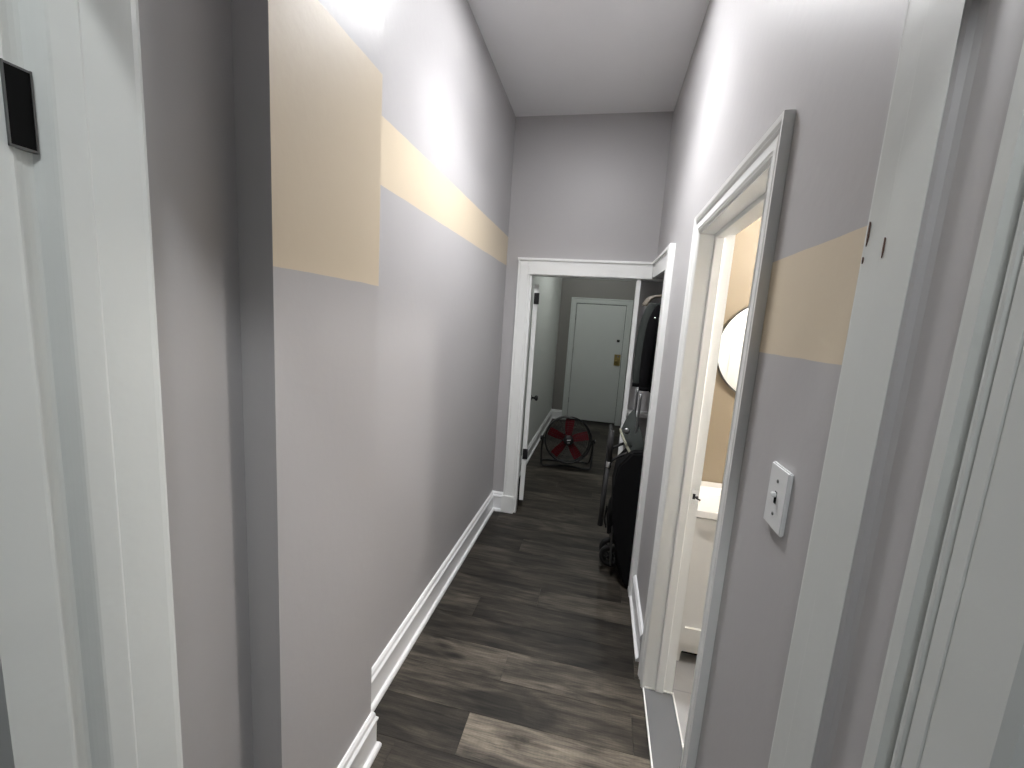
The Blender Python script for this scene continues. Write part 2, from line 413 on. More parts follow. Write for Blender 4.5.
# bathroom-side casing
for bx in ((.456, .462, Y1 + .03, Y1 + .09, 0, ZT + .09), (.456, .470, Y0 - .06, Y0, 0, ZT + .09), (.456, .462, Y0, Y1, ZT + .03, ZT + .09)): box(jb, *bx)
tj = struct('trim_6', jb, M['trim'])
tj['label'] = 'white jamb lining of the bathroom doorway with a latch strike'
sp_ = bmesh.new(); box(sp_, .424, .451, Y1 - .0085, Y1 - .006, .905, .965)
pl = part('strike_plate', sp_, M['chrome'], tj, (0, 0, 0))
lb = bmesh.new(); box(lb, .428, .438, Y1 - .0095, Y1 - .008, .925, .948); tube(lb, [(.437, Y1 - .008, .934), (.446, Y1 - .02, .932), (.456, Y1 - .024, .930)], .0035, 8)
part('latch_hook', lb, M['black'], pl, (0, 0, 0))
th = struct('trim_7', B((XR, .455, Y0 + .005, Y1 + .0, 0, .014), bevel=.003), M['threshold'])
th['label'] = 'grey marble sill across the bathroom doorway'
cb_ = B((XR - .006, XR, Y0 - .05, Y1 - .006, 0, .010), (.455, .461, Y0 + .006, Y1 - .006, 0, .016), (XR + .002, .461, Y1 - .014, Y1 - .006, .0, .018))
part('caulk_line', cb_, M['caulk'], th, (0, 0, 0))

# end doorway and the alcove: one continuous wide flat casing
ec = bmesh.new()
leg = [(0, 0), (0, .018), (.010, .018), (.013, .014), (.016, .018), (.074, .018), (.077, .014), (.080, .022), (.094, .024), (.096, 0)]
XO = -.596     # inner edge of left leg
prism(ec, leg, lambda u, v, t: (XO - u, YE - v, .150 + t * (1.985 + .110 - .150)))
box(ec, XO - .106, XO - .0, YE - .030, YE, 0, .150, bevel=.003)      # plinth
box(ec, XO, XR - .022, YE - .018, YE, 1.978, 2.082)                  # head
box(ec, XO - .099, XR - .024, YE - .028, YE, 2.080, 2.098)           # top lip
box(ec, XO - .003, XO + .003, YE - .022, YE, 1.978, 2.080)
box(ec, .245, .251, YE - .021, YE, 1.978, 2.080)
box(ec, XO - .08, XO - .01, YE - .021, YE, 2.036, 2.042)
# alcove head and near leg on the right wall
prism(ec, [(0, -.10), (.020, -.10), (.020, 0), (0, 0)], lambda u, v, t: (XR - u, 2.52 + t * (YE - 2.52), 2.052 + t * .03 + v))
prism(ec, [(0, 0), (.030, 0), (.030, .018), (0, .018)], lambda u, v, t: (XR - u, 2.52 + t * (YE - 2.52), 2.052 + t * .028 + v))
t8 = struct('trim_8', ec, M['trim']); t8['label'] = 'wide white casing round the doorway at the end of the hall'
al = bmesh.new()
prism(al, [(0, 0), (0, .026), (.012, .030), (.090, .030), (.100, .024), (.100, 0)], lambda u, v, t: (XR - v, 2.52 - u, t * 2.070))
box(al, XR - .004, .45, 2.500, 2.520, 0, 1.99)
struct('trim_9', al, M['trim'])['label'] = 'white casing leg beside the alcove on the right'
# slim post between the end doorway and the alcove, and ledge behind it
struct('trim_10', B((.212, .243, YE + .0, YE + .08, 0, 1.985), bevel=.003), M['trim'])['label'] = 'slim white post between the end doorway and the alcove'
# door jamb lining of the end doorway (left and head)
struct('trim_11', B((-.60, -.586, YE, 3.39, 0, 1.985), (-.586, .212, YE, 3.39, 1.972, 1.985), (-.586, -.578, YE, YE + .045, 0, 1.972), (.243, XR + .1, YE, 3.39, 1.972, 1.985)), M['trim'])
lg = struct('trim_12', B((.243, .50, 3.34, 3.478, .925, .955), bevel=.003), M['trim'])
lg['label'] = 'short white ledge beside the slim post'

# ---------------------------------------------------------------- open hall door seen edge-on
d2 = bpy.data.objects.new('door_2', None); COL.objects.link(d2); d2.location = (-.574, 3.40, 0); d2.rotation_euler[2] = math.radians(98.5)
d2['kind'] = 'structure'; d2['label'] = 'white door standing open into the dark room beyond the hall'
bm = bmesh.new(); box(bm, 0, .72, -.036, .0, .07, 1.915, bevel=.002)
dp = obj('door_panel', bm, M['trim'], d2)
for z in (1.80, .49):
    bm = bmesh.new(); box(bm, -.006, .0005, -.037, -.004, z - .045, z + .045); tube(bm, [(-.004, -.040, z - .045), (-.004, -.040, z + .045)], .006, 8)
    obj('hinge', bm, M['black'], d2)
bm = bmesh.new()
mt = Matrix.Translation((.655, -.036, .865)) @ Matrix.Rotation(PI / 2, 4, 'X')
lathe(bm, [(0, 0), (.028, 0), (.028, .006), (.011, .009), (.010, .030), (.020, .036), (.028, .046), (.028, .058), (.020, .066), (0, .068)], mt)
obj('door_knob', bm, M['black'], d2)

# ---------------------------------------------------------------- far door
d1 = bpy.data.objects.new('door_1', None); COL.objects.link(d1); d1.location = (-.06, 7.06, 0)
d1['kind'] = 'structure'; d1['label'] = 'plain white flush door at the far end of the dark room'
bm = bmesh.new(); box(bm, -.395, .395, -.005, .035, .03, 1.972, bevel=.002); obj('door_panel', bm, M['door'], d1)
bm = bmesh.new()
fc = [(0, 0), (0, .015), (.012, .020), (.066, .020), (.074, .028), (.090, .028), (.090, 0)]
prism(bm, fc, lambda u, v, t: (-.402 - u, -v, t * (1.98 + u)))
prism(bm, fc, lambda u, v, t: (.402 + u, -v, t * (1.98 + u)))
prism(bm, fc, lambda u, v, t: ((-.402 - u) if t == 0 else (.402 + u), -v, 1.98 + u))
obj('door_frame', bm, M['door'], d1)
bm = bmesh.new(); box(bm, .285, .385, -.014, -.004, 1.00, 1.185, bevel=.003); lp = obj('lock_plate', bm, M['brass'], d1)
bm = bmesh.new(); mt = Matrix.Translation((.325, -.014, 1.075)) @ Matrix.Rotation(PI / 2, 4, 'X')
lathe(bm, [(0, 0), (.018, 0), (.012, .01), (.012, .03), (.024, .04), (.026, .055), (.016, .064), (0, .066)], mt); obj('door_knob', bm, M['brass'], lp)
bm = bmesh.new(); mt = Matrix.Translation((.345, -.014, 1.15)) @ Matrix.Rotation(PI / 2, 4, 'X')
lathe(bm, [(0, 0), (.014, 0), (.014, .01), (0, .012)], mt); obj('lock_cylinder', bm, M['chrome'], lp)
bm = bmesh.new(); box(bm, .300, .345, -.022, -.004, 1.385, 1.425, bevel=.004); obj('peephole_cover', bm, M['black'], d1)
for z in (1.75, 1.2, .35):
    bm = bmesh.new(); tube(bm, [(-.400, -.009, z - .045), (-.400, -.009, z + .045)], .007, 8); obj('hinge', bm, M['steel'], d1)

# bathroom door, folded back inside the bathroom
d3 = bpy.data.objects.new('door_3', None); COL.objects.link(d3); d3.location = (.478, 1.02, 0); d3['kind'] = 'structure'; d3['label'] = 'white bathroom door folded open, seen only in the round mirror'
bm = bmesh.new(); box(bm, 0, .68, -.035, 0, .015, 1.975, bevel=.002); obj('door_panel', bm, M['trim'], d3)
bm = bmesh.new()
for (x0, x1, z0, z1) in ((.12, .56, 1.05, 1.83), (.12, .56, .2, .9)):
    for bx in ((x0, x1, 0, .006, z0, z0 + .015), (x0, x1, 0, .006, z1 - .015, z1), (x0, x0 + .015, 0, .006, z0, z1), (x1 - .015, x1, 0, .006, z0, z1)): box(bm, *bx)
obj('door_moulding', bm, M['trim'], d3)

# ---------------------------------------------------------------- light switch on the right wall
sw = thing('light_switch', (XR, .789, 1.323), 'white toggle light switch plate on the grey right wall', 'light switch')
bm = bmesh.new(); box(bm, -.008, 0, -.0365, .0365, -.057, .057, bevel=.0022); obj('switch_plate', bm, M['plate'], sw)
bm = bmesh.new(); box(bm, -.0084, -.006, -.0045, .0045, -.011, .011); obj('toggle_slot', bm, M['dark'], sw)
bm = bmesh.new(); box(bm, -.0165, -.006, -.004, .004, .001, .009, bevel=.0015); obj('toggle', bm, M['plate'], sw)
for z in (-.030, .030):
    bm = bmesh.new(); lathe(bm, [(0, 0), (.0035, 0), (.003, .0015), (0, .0018)], Matrix.Translation((-.0078, 0, z)) @ Matrix.Rotation(-PI / 2, 4, 'Y'), 12); obj('screw', bm, M['steel'], sw)

# ---------------------------------------------------------------- bathroom vanity, basin, mirror
VX0, VX1, VY0, VY1 = .475, 1.185, 1.985, 2.366
van = thing('vanity_cabinet', ((VX0 + VX1) / 2, 2.17, .006), 'white shaker vanity cabinet with a notched base in the bathroom', 'vanity')
vo = (-(VX0 + VX1) / 2, -2.17, -.006)
def vobj(name, bm, mat, par=van):
    bmesh.ops.translate(bm, verts=bm.verts, vec=vo); return obj(name, bm, mat, par)
bm = bmesh.new()
for bx in ((VX0, VX0 + .018, VY0, VY1, .006, .765), (VX1 - .018, VX1, VY0, VY1, .006, .765), (VX0, VX1, VY1 - .015, VY1, .006, .765), (VX0, VX1, VY0, VY1, .10, .115), (VX0, VX1, VY0 + .001, VY0 + .02, .745, .765)): box(bm, *bx)
vobj('cabinet_body', bm, M['vanity'])
bm = bmesh.new()   # plinth with bracket cut-out
prism(bm, [(VX0, .006), (VX0 + .045, .006), (VX0 + .048, .058), (VX0 + .054, .064), (VX1 - .054, .064), (VX1 - .048, .058), (VX1 - .045, .006), (VX1, .006), (VX1, .112), (VX0, .112)], lambda u, v, t: (u, VY0 - .003 + t * .02, v))
vobj('plinth', bm, M['vanity'])
bm = bmesh.new(); box(bm, VX0 + .02, VX1 - .02, VY0 + .06, VY0 + .07, .006, .10); vobj('toe_shade_panel', bm, M['dark'])  # near-black panel put in for the shade under the cabinet
for k in range(2):
    w = (VX1 - VX0) / 2; x0, x1 = VX0 + k * w + .002, VX0 + (k + 1) * w - .002
    z0, z1 = .116, .762
    bm = bmesh.new(); rail = .045
    box(bm, x0, x1, VY0 - .006, VY0 - .001, z0, z1)
    for bx in ((x0, x1, VY0 - .021, VY0 - .006, z0, z0 + .085), (x0, x1, VY0 - .021, VY0 - .006, z1 - .055, z1), (x0, x0 + rail, VY0 - .021, VY0 - .006, z0 + .085, z1 - .055), (x1 - rail, x1, VY0 - .021, VY0 - .006, z0 + .085, z1 - .055)): box(bm, *bx)
    dd = vobj('cabinet_door', bm, M['vanity'])
    bm = bmesh.new(); lathe(bm, [(0, 0), (.006, 0), (.005, .012), (.012, .018), (.010, .026), (0, .028)], Matrix.Translation((x1 - .02 if k == 0 else x0 + .02, VY0 - .021, .55)) @ Matrix.Rotation(PI / 2, 4, 'X'), 16)
    vobj('knob', bm, M['chrome'], dd)
# basin top, its own thing
bas = thing('vanity_basin', (.845, 2.17, .771), 'glossy white ceramic basin top lying on the vanity cabinet', 'sink')
bm = bmesh.new()
outer = (VX0 - .01, VX1 + .01, VY0 - .035, VY1 - .001)
def ring(x0, x1, y0, y1, z, r, n=6):
    pts = []
    for cx, cy, a0 in ((x1 - r, y1 - r, 0), (x0 + r, y1 - r, PI / 2), (x0 + r, y0 + r, PI), (x1 - r, y0 + r, 3 * PI / 2)):
        for k in range(n + 1):
            a = a0 + PI / 2 * k / n; pts.append(bm.verts.new((cx + r * math.cos(a), cy + r * math.sin(a), z)))
    return pts
x0, x1, y0, y1 = outer
rs = [ring(x0, x1, y0, y1, .773, .008), ring(x0, x1, y0, y1, .803, .008), ring(x0 + .004, x1 - .004, y0 + .004, y1 - .002, .808, .008),
      ring(x0 + .065, x1 - .065, y0 + .045, y1 - .085, .808, .05), ring(x0 + .072, x1 - .072, y0 + .052, y1 - .092, .800, .05), ring(x0 + .11, x1 - .11, y0 + .09, y1 - .13, .715, .06)]
for A, C in zip(rs, rs[1:]):
    for k in range(len(A)):
        f = bm.faces.new((A[k], A[(k + 1) % len(A)], C[(k + 1) % len(A)], C[k])); f.smooth = False
bm.faces.new(rs[0][::-1]); bm.faces.new(rs[-1])
bmesh.ops.translate(bm, verts=bm.verts, vec=(-.845, -2.17, -.771)); obj('basin', bm, M['porcelain'], bas)
bm = bmesh.new(); tube(bm, [(.845, 2.325, .808), (.845, 2.325, .93), (.845, 2.30, .965), (.845, 2.24, .965), (.845, 2.215, .935)], .011, 12, subdiv=4)
box(bm, .838, .852, 2.315, 2.365, .955, .965)
bmesh.ops.translate(bm, verts=bm.verts, vec=(-.845, -2.17, -.771)); obj('faucet', bm, M['chrome'], bas)
# round mirror
MC, MR = (.848, 2.345, 1.535), .262
mir = thing('round_mirror', (MC[0], 2.37, MC[2]), 'round thin-framed mirror on the peach bathroom wall above the basin', 'mirror')
mt = Matrix.Rotation(PI / 2, 4, 'X')
bm = bmesh.new(); lathe(bm, [(0, .0), (MR - .006, .0), (MR - .006, .018), (0, .018)], mt, 72, smooth=False); obj('mirror_glass', bm, M['mirror'], mir)
bm = bmesh.new(); lathe(bm, [(MR - .006, .0), (MR, .0), (MR + .001, .012), (MR, .022), (MR - .006, .022), (MR - .006, .0)], mt, 72); obj('mirror_frame', bm, M['steel'], mir)

# ---------------------------------------------------------------- floor fan
FC = Vector((-.271, 4.64, .322)); FR = .258
fan = thing('floor_fan', (FC.x, FC.y, 0), 'black round floor fan with dark red blades on a bent tube stand', 'fan', rz=math.radians(10))
tilt = Matrix.Translation((0, 0, FC.z)) @ Matrix.Rotation(math.radians(-8), 4, 'X') @ Matrix.Rotation(PI / 2, 4, 'X')   # local z of discs = towards the camera (-y)
def torus_pts(r, h, n=48): return [tilt @ Vector((r * math.cos(2 * PI * k / n), r * math.sin(2 * PI * k / n), h)) for k in range(n)]
bm = bmesh.new(); lathe(bm, [(FR, -.055), (FR + .008, -.055), (FR + .010, .055), (FR, .060), (FR - .004, .055), (FR - .002, -.055), (FR, -.055)], tilt, 56); obj('drum', bm, M['black'], fan)
def guard(h, dome):
    bm = bmesh.new()
    for i in range(9):
        r = .055 + i * (FR - .06) / 8; hh = h + dome * (1 - (r / FR) ** 2)
        tube(bm, torus_pts(r, hh, 40), .0017, 5, closed=True)
    for k in range(16):
        a = 2 * PI * k / 16; pts = []
        for j in range(6):
            r = .045 + j * (FR - .045) / 5; pts.append(tilt @ Vector((r * math.cos(a + .25 * (1 - r / FR)), r * math.sin(a + .25 * (1 - r / FR)), h + dome * (1 - (r / FR) ** 2))))
        tube(bm, pts, .0018, 5)
    tube(bm, torus_pts(FR, h, 56), .006, 8, closed=True)
    return bm
fg = obj('front_guard', guard(.055, .025), M['black'], fan)
obj('rear_guard', guard(-.055, -.02), M['black'], fan)
bm = bmesh.new(); lathe(bm, [(0, .078), (.050, .078), (.055, .086), (.050, .090), (0, .092)], tilt, 28); cap = obj('guard_badge', bm, M['black'], fg)
bm = bmesh.new()
prism(bm, [(-.020, -.012), (.020, -.006), (.022, .004), (-.018, .000)], lambda u, v, t: tilt @ Vector((u, v + .006, .0915 + t * .001)))
prism(bm, [(-.015, -.030), (.016, -.027), (.016, -.023), (-.015, -.026)], lambda u, v, t: tilt @ Vector((u, v, .0905 + t * .002)))
cm = obj('badge_mark', bm, M['plate'], fg); cm['label'] = 'pale mark on the hub badge'
for k in range(5):
    a0 = math.radians(90 - 3 + 72 * k) - PI / 2
    bm = bmesh.new(); G = []
    for i in range(7):
        row = []
        r = .05 + i * (.235 - .05) / 6; hw = .17 * (1 - .10 * i / 6) * min(1, .75 + i * .1) * (.34 + .05) / (.2 + r * 1.2) * .55
        w = .032 + .016 * math.sin(min(1, i / 5) * PI * .55)
        for j in range(5):
            s = -1 + j / 2
            ang = PI / 2 + a0
            u = s * w; tw = -.020 * s * (1 - .2 * i / 6)
            px = r * math.cos(ang) - u * math.sin(ang); py = r * math.sin(ang) + u * math.cos(ang)
            row.append((Vector((px, py, tw + .005 * (1 - s * s)))))
        G.append(row)
    for side, off in ((0, .0012), (1, -.0012)):
        vg = [[bm.verts.new(tilt @ (p + Vector((0, 0, off)))) for p in row] for row in G]
        for i in range(6):
            for j in range(4):
                q = (vg[i][j], vg[i][j + 1], vg[i + 1][j + 1], vg[i + 1][j]); f = bm.faces.new(q if side == 0 else q[::-1]); f.smooth = True
    obj('blade', bm, M['red'], fan)
bm = bmesh.new(); lathe(bm, [(0, .03), (.040, .026), (.052, .01), (.052, -.03), (0, -.03)], tilt, 24); obj('hub', bm, M['black'], fan)
bm = bmesh.new(); lathe(bm, [(0, -.03), (.06, -.032), (.07, -.05), (.07, -.12), (.05, -.14), (0, -.145)], tilt, 24); obj('motor', bm, M['black'], fan)
bm = bmesh.new()
tube(bm, [(-.282, 0, .315), (-.290, -.005, .20), (-.285, -.03, .05), (-.268, -.04, .014), (-.22, -.045, .012), (-.10, -.02, .012), (.06, -.015, .012), (.14, -.05, .012), (.22, -.075, .012), (.262, -.068, .016), (.280, -.05, .06), (.290, -.01, .20), (.284, 0, .315)], .010, 10, subdiv=5)
st = obj('stand', bm, M['black'], fan)
bm = bmesh.new()
tube(bm, [(-.285, .0, .24), (-.285, .06, .10), (-.275, .13, .018), (-.20, .17, .012), (0, .18, .012), (.20, .17, .012), (.275, .13, .018), (.285, .06, .10), (.285, .0, .24)], .009, 10, subdiv=4)
obj('rear_stand', bm, M['black'], fan)
for s in (-1, 1):
    bm = bmesh.new(); lathe(bm, [(0, -.004), (.010, -.004), (.010, .02), (.026, .024), (.028, .040), (.022, .046), (0, .048)], Matrix.Translation((s * .266, 0, FC.z)) @ Matrix.Rotation(s * PI / 2, 4, 'Y'), 16)
    k_ = obj('tilt_knob', bm, M['black'], fan)
    if s > 0:
        bm = bmesh.new(); lathe(bm, [(0, .048), (.010, .048), (.009, .054), (0, .056)], Matrix.Translation((s * .266, 0, FC.z)) @ Matrix.Rotation(s * PI / 2, 4, 'Y'), 12); obj('knob_bolt', bm, M['chrome'], k_)

# ---------------------------------------------------------------- stroller parked in the alcove
SX, SY = .36, 2.72
strl = thing('stroller', (SX, SY, 0), 'black stroller with a dark hood parked in the alcove on the right', 'stroller')
def so(name, bm, mat, par=strl):
    bmesh.ops.translate(bm, verts=bm.verts, vec=(-SX, -SY, 0)); return obj(name, bm, mat, par)
YA, YB = 2.60, 2.84
for y in (YA, YB):
    bm = bmesh.new(); tube(bm, [(.195, y, .08), (.180, y, .34), (.205, y, .62), (.255, y, .95), (.262, y, 1.22)], .0075, 10, subdiv=4)
    so('side_tube', bm, M['steel'])
    bm = bmesh.new(); tube(bm, [(.40, y, .10), (.30, y, .35), (.215, y, .62)], .010, 10, subdiv=3); so('rear_leg', bm, M['black'])
    bm = bmesh.new(); tube(bm, [(.250, y, .86), (.150, y - .0, .80), (.118, y, .755)], .009, 8, subdiv=3); so('bar_arm', bm, M['black'])
# foam covered upright bar at the front
bm = bmesh.new(); tube(bm, [(.117, YA, .775), (.114, YA, .975)], .016, 12); tube(bm, [(.101, YA, .345), (.103, YA, .50), (.113, YA, .735)], [.017, .015, .013], 12)
fb = so('foam_bar', bm, M['rubber'])
bm = bmesh.new(); lathe(bm, [(0, -.02), (.015, -.02), (.017, -.012), (.017, .012), (.015, .02), (0, .02)], Matrix.Translation((.1155, YA, .755)), 16); so('chrome_joint', bm, M['chrome'], fb)
bm = bmesh.new(); tube(bm, [(.104, YA, .36), (.104, YB, .36)], .010, 10); tube(bm, [(.114, YA, .95), (.114, YB, .95)], .010, 10); tube(bm, [(.104, YB, .36), (.114, YB, .95)], .010, 10); so('front_frame', bm, M['black'])
# wheels
for (x, y, r, w) in ((.195, YA + .13, .075, .034), (.195, YB, .075, .034), (.405, YA - .055, .118, .045), (.405, YB + .02, .118, .045)):
    mt = Matrix.Translation((x, y, r + .001)) @ Matrix.Rotation(PI / 2, 4, 'X')
    bm = bmesh.new(); lathe(bm, [(r - .03, -w * .3), (r - .03, -w / 2), (r - .008, -w / 2), (r, -w * .25), (r, w * .25), (r - .008, w / 2), (r - .03, w / 2), (r - .03, w * .3), (r - .03, -w * .3)], mt, 36)
    wh = so('wheel', bm, M['rubber'])
    bm = bmesh.new(); lathe(bm, [(0, -w * .35), (.022, -w * .4), (.022, w * .4), (0, w * .35)], mt, 16)
    for k in range(5):
        a = 2 * PI * k / 5; tube(bm, [mt @ Vector((.018 * math.cos(a), .018 * math.sin(a), 0)), mt @ Vector(((r - .028) * math.cos(a), (r - .028) * math.sin(a), 0))], .007, 8)
    so('wheel_hub', bm, M['black'], wh)
bm = bmesh.new(); tube(bm, [(.405, YA - .055, .119), (.405, YB + .02, .119)], .009, 10); so('axle', bm, M['black'])
bm = bmesh.new(); tube(bm, [(.195, YA, .076), (.195, YB, .076)], .008, 10); so('axle', bm, M['black'])
bm = bmesh.new()   # black fabric body hanging to just above the floor
prism(bm, [(.285, .012), (.232, .03), (.205, .20), (.182, .36), (.162, .46), (.152, .64), (.166, .78), (.240, .875), (.44, .90), (.47, .60), (.47, .012)], lambda u, v, t: (u + .045 * (1 - t) * max(0, (.35 - v)) / .35, 2.50 + t * .22 - .03 * max(0, (.4 - v)) * (1 - t), v))
bmesh.ops.bevel(bm, geom=list(bm.edges), offset=.012, segments=3, affect='EDGES')
so('fabric_cover', bm, M['blackfab'])
# seat sling: padded curved slab
def slab(path, y0, y1, th, nseg=5, bulge=.02):
    bm = bmesh.new(); P = [Vector((x, 0, z)) for x, z in path]; n = len(P); top = []; bot = []
    for i, p in enumerate(P):
        d = (P[min(i + 1, n - 1)] - P[max(i - 1, 0)]).normalized(); nn = Vector((-d.z, 0, d.x)); tr = []; br = []
        for j in range(nseg + 1):
            s = j / nseg; y = y0 + (y1 - y0) * s; e = math.sin(PI * s) ** .5
            tr.append(bm.verts.new(p + nn * (th / 2 * (.25 + .75 * e)) + Vector((0, y, 0)) - nn * bulge * e)); br.append(bm.verts.new(p - nn * (th / 2 * (.25 + .75 * e)) + Vector((0, y, 0)) - nn * bulge * e))
        top.append(tr); bot.append(br)
    for i in range(n - 1):
        for j in range(nseg):
            f = bm.faces.new((top[i][j], top[i + 1][j], top[i + 1][j + 1], top[i][j + 1])); f.smooth = True
            f = bm.faces.new((bot[i][j], bot[i][j + 1], bot[i + 1][j + 1], bot[i + 1][j])); f.smooth = True
        bm.faces.new((top[i][0], bot[i][0], bot[i + 1][0], top[i + 1][0])); bm.faces.new((top[i][-1], top[i + 1][-1], bot[i + 1][-1], bot[i][-1]))
    bm.faces.new(top[0] + bot[0][::-1]); bm.faces.new(top[-1][::-1] + bot[-1])
    return bm
so('seat', slab([(.155, .30), (.16, .42), (.20, .50), (.29, .53), (.36, .56), (.40, .66), (.42, .80), (.43, .95)], YA - .01, YB + .01, .05), M['blackfab'])
so('side_panel', slab([(.165, .36), (.175, .50), (.20, .64), (.225, .78), (.24, .90)], YA - .02, YA + .02, .03, 3, 0), M['blackfab'])
so('storage_basket', slab([(.215, .33), (.23, .22), (.30, .18), (.38, .20), (.42, .33)], YA, YB, .03), M['blackfab'])
for y in (YA + .02, YA + .05):
    bm = bmesh.new(); tube(bm, [(.135, y, .46), (.128, y, .38), (.140, y - .01, .33)], .005, 6, subdiv=3); so('strap', bm, M['blackfab'])
# hood: pointed canopy seen from the side, with a pale rim
bm = bmesh.new(); rows = []
NA, NB = 12, 10
for i in range(NA + 1):
    t = i / NA      # 0 front rim .. 1 back
    row = []
    for j in range(NB + 1):
        s = j / NB; a = PI * s
        # rim arch from lower front corner over the top; back edge meets near the handle tubes
        fx, fz = .272 - .098 * math.sin(a) ** .8, .80 + .155 * (math.sin(a) ** .9)
        bx_, bz = .34 - .10 * math.sin(a), .86 + .24 * math.sin(a)
        y = YA - .035 + (YB - YA + .07) * (.5 - .5 * math.cos(a))
        x = fx * (1 - t) + bx_ * t; z = fz * (1 - t) + bz * t + .02 * math.sin(PI * t) * math.sin(a)
        x = x
        row.append(bm.verts.new((x, y, z)))
    rows.append(row)
for i in range(NA):
    for j in range(NB):
        f = bm.faces.new((rows[i][j], rows[i + 1][j], rows[i + 1][j + 1], rows[i][j + 1])); f.smooth = True
hood = so('hood', bm, M['greyfab'])
md = hood.modifiers.new('thick', 'SOLIDIFY'); md.thickness = .006
rim = []
for j in range(17):
    a = PI * j / 16; rim.append((.272 - .098 * math.sin(a) ** .8, YA - .035 + (YB - YA + .07) * (.5 - .5 * math.cos(a)), .80 + .155 * (math.sin(a) ** .9)))
bm = bmesh.new(); tube(bm, rim, .009, 8); so('hood_rim', bm, M['trimfab'], hood)['label'] = 'pale olive piping'
bm = bmesh.new(); lathe(bm, [(0, 0), (.02, 0), (.018, .01), (0, .012)], Matrix.Translation((.20, YA - .036, .99)) @ Matrix.Rotation(PI / 2, 4, 'X'), 16); so('hood_hinge', bm, M['steel'], hood)

# ---------------------------------------------------------------- closet rod and jackets hanging in the alcove
rod = bmesh.new(); tube(rod, [(.62, 2.47, 1.86), (.62, 3.48, 1.86)], .012, 12)
tag(obj('closet_rod', rod, M['steel']), 'metal closet rod high in the alcove on the right', 'closet rod')

def jacket(name, x0, x1, y, ztop, zbot, th, mat, label, slope=.0, snaps=False):
    """hanging jacket: broad side faces the hall's length, one shoulder towards the hall (x0)"""
    xc = (x0 + x1) / 2; hw = (x1 - x0) / 2
    t = thing(name, (xc, y, zbot), label, 'jacket', group='jackets hanging in the alcove')
    bm = bmesh.new(); rows = []
    NZ, NK = 16, 28
    for i in range(NZ + 1):
        s = i / NZ; z = ztop + (zbot - ztop) * s
        w = hw * (math.sin(min(1, s / .10) * PI / 2) * .25 + .70 if s < .10 else .95 - .22 * max(0, s - .35))
        d = th * (.55 + .45 * min(1, s * 4)) * (1 - .35 * max(0, s - .7))
        row = []
        for k in range(NK):
            a = 2 * PI * k / NK
            fold = 1 + .12 * math.sin(a * 5 + s * 3) * s
            ca, sa = math.cos(a), math.sin(a)
            px = w * abs(ca) ** .7 * (1 if ca > 0 else -1); py = d * abs(sa) ** .8 * (1 if sa > 0 else -1) * fold
            row.append(bm.verts.new((px, py, z - zbot - .05 * (abs(px) / hw) * (1 - s))))
        rows.append(row)
    for A, C in zip(rows, rows[1:]):
        for k in range(NK):
            f = bm.faces.new((A[k], A[(k + 1) % NK], C[(k + 1) % NK], C[k])); f.smooth = True
    bm.faces.new(rows[0][::-1]); bm.faces.new(rows[-1])
    obj('body', bm, mat, t)
    for s in (-1, 1):
        bm = bmesh.new()
        tube(bm, [(s * (hw - .07), 0, ztop - zbot - .045), (s * (hw - .045), -.015, ztop - zbot - .13), (s * (hw - .02), -.02, (ztop - zbot) * .52), (s * (hw - .01), -.025, (ztop - zbot) * .20), (s * (hw - .015), -.02, .03)],
             [.030, .034, .038, .042, .046, .048, .046, .044, .042, .040, .038, .036, .035, .034, .033, .031, .030], 14, subdiv=4)
        sl = obj('sleeve', bm, mat, t)
        if s < 0:
            bm = bmesh.new(); tube(bm, [(s * (hw - .015), -.02, .035), (s * (hw - .016), -.02, .01)], .034, 14); obj('cuff', bm, M['blackfab'], sl)
    bm = bmesh.new(); tube(bm, [(-.07, -.02, ztop - zbot - .01), (-.05, -.05, ztop - zbot + .03), (.05, -.05, ztop - zbot + .03), (.07, -.02, ztop - zbot - .01)], .020, 10, subdiv=4); obj('collar', bm, mat, t)
    if snaps:
        for dx in (0, .03):
            bm = bmesh.new(); lathe(bm, [(0, 0), (.007, 0), (.006, .003), (0, .004)], Matrix.Translation((-hw + .03 + dx, -.064, (ztop - zbot) * .80)) @ Matrix.Rotation(PI / 2, 4, 'X'), 12); obj('snap_button', bm, M['chrome'], t)
    return t
jacket('jacket', .262, .84, 3.12, 1.83, 1.19, .055, M['greyfab'], 'dark grey jacket hanging behind the black one in the alcove')
jacket('jacket', .292, .84, 2.93, 1.81, 1.19, .060, M['blackfab'], 'black jacket with silver snaps hanging nearest in the alcove', snaps=True)
for y, zt, lab in ((2.93, 1.80, 'pale wooden hanger holding the black jacket'), (3.12, 1.81, 'pale wooden hanger holding the dark grey jacket')):
    hg = thing('coat_hanger', (.62, y, zt), lab, 'hanger', group='wooden hangers in the alcove')
    bm = bmesh.new(); tube(bm, [(-.36, 0, -.035), (-.31, 0, .025), (-.15, 0, .035), (0, 0, .05), (.10, 0, .02), (.17, 0, -.02)], .011, 10, subdiv=4); obj('shoulder_bar', bm, M['hanger'], hg)
    bm = bmesh.new(); tube(bm, [(0, 0, .05), (0, 0, .072), (.018, 0, .086), (0, 0, .087), (-.016, 0, .075)], .002, 8, subdiv=4); obj('hook', bm, M['chrome'], hg)
# bag on a high shelf
sh = bmesh.new(); box(sh, .46, 1.1, 2.47, 3.48, 1.93, 1.95)
tag(obj('closet_shelf', sh, M['trim']), 'high white shelf over the closet rod in the alcove', 'shelf')

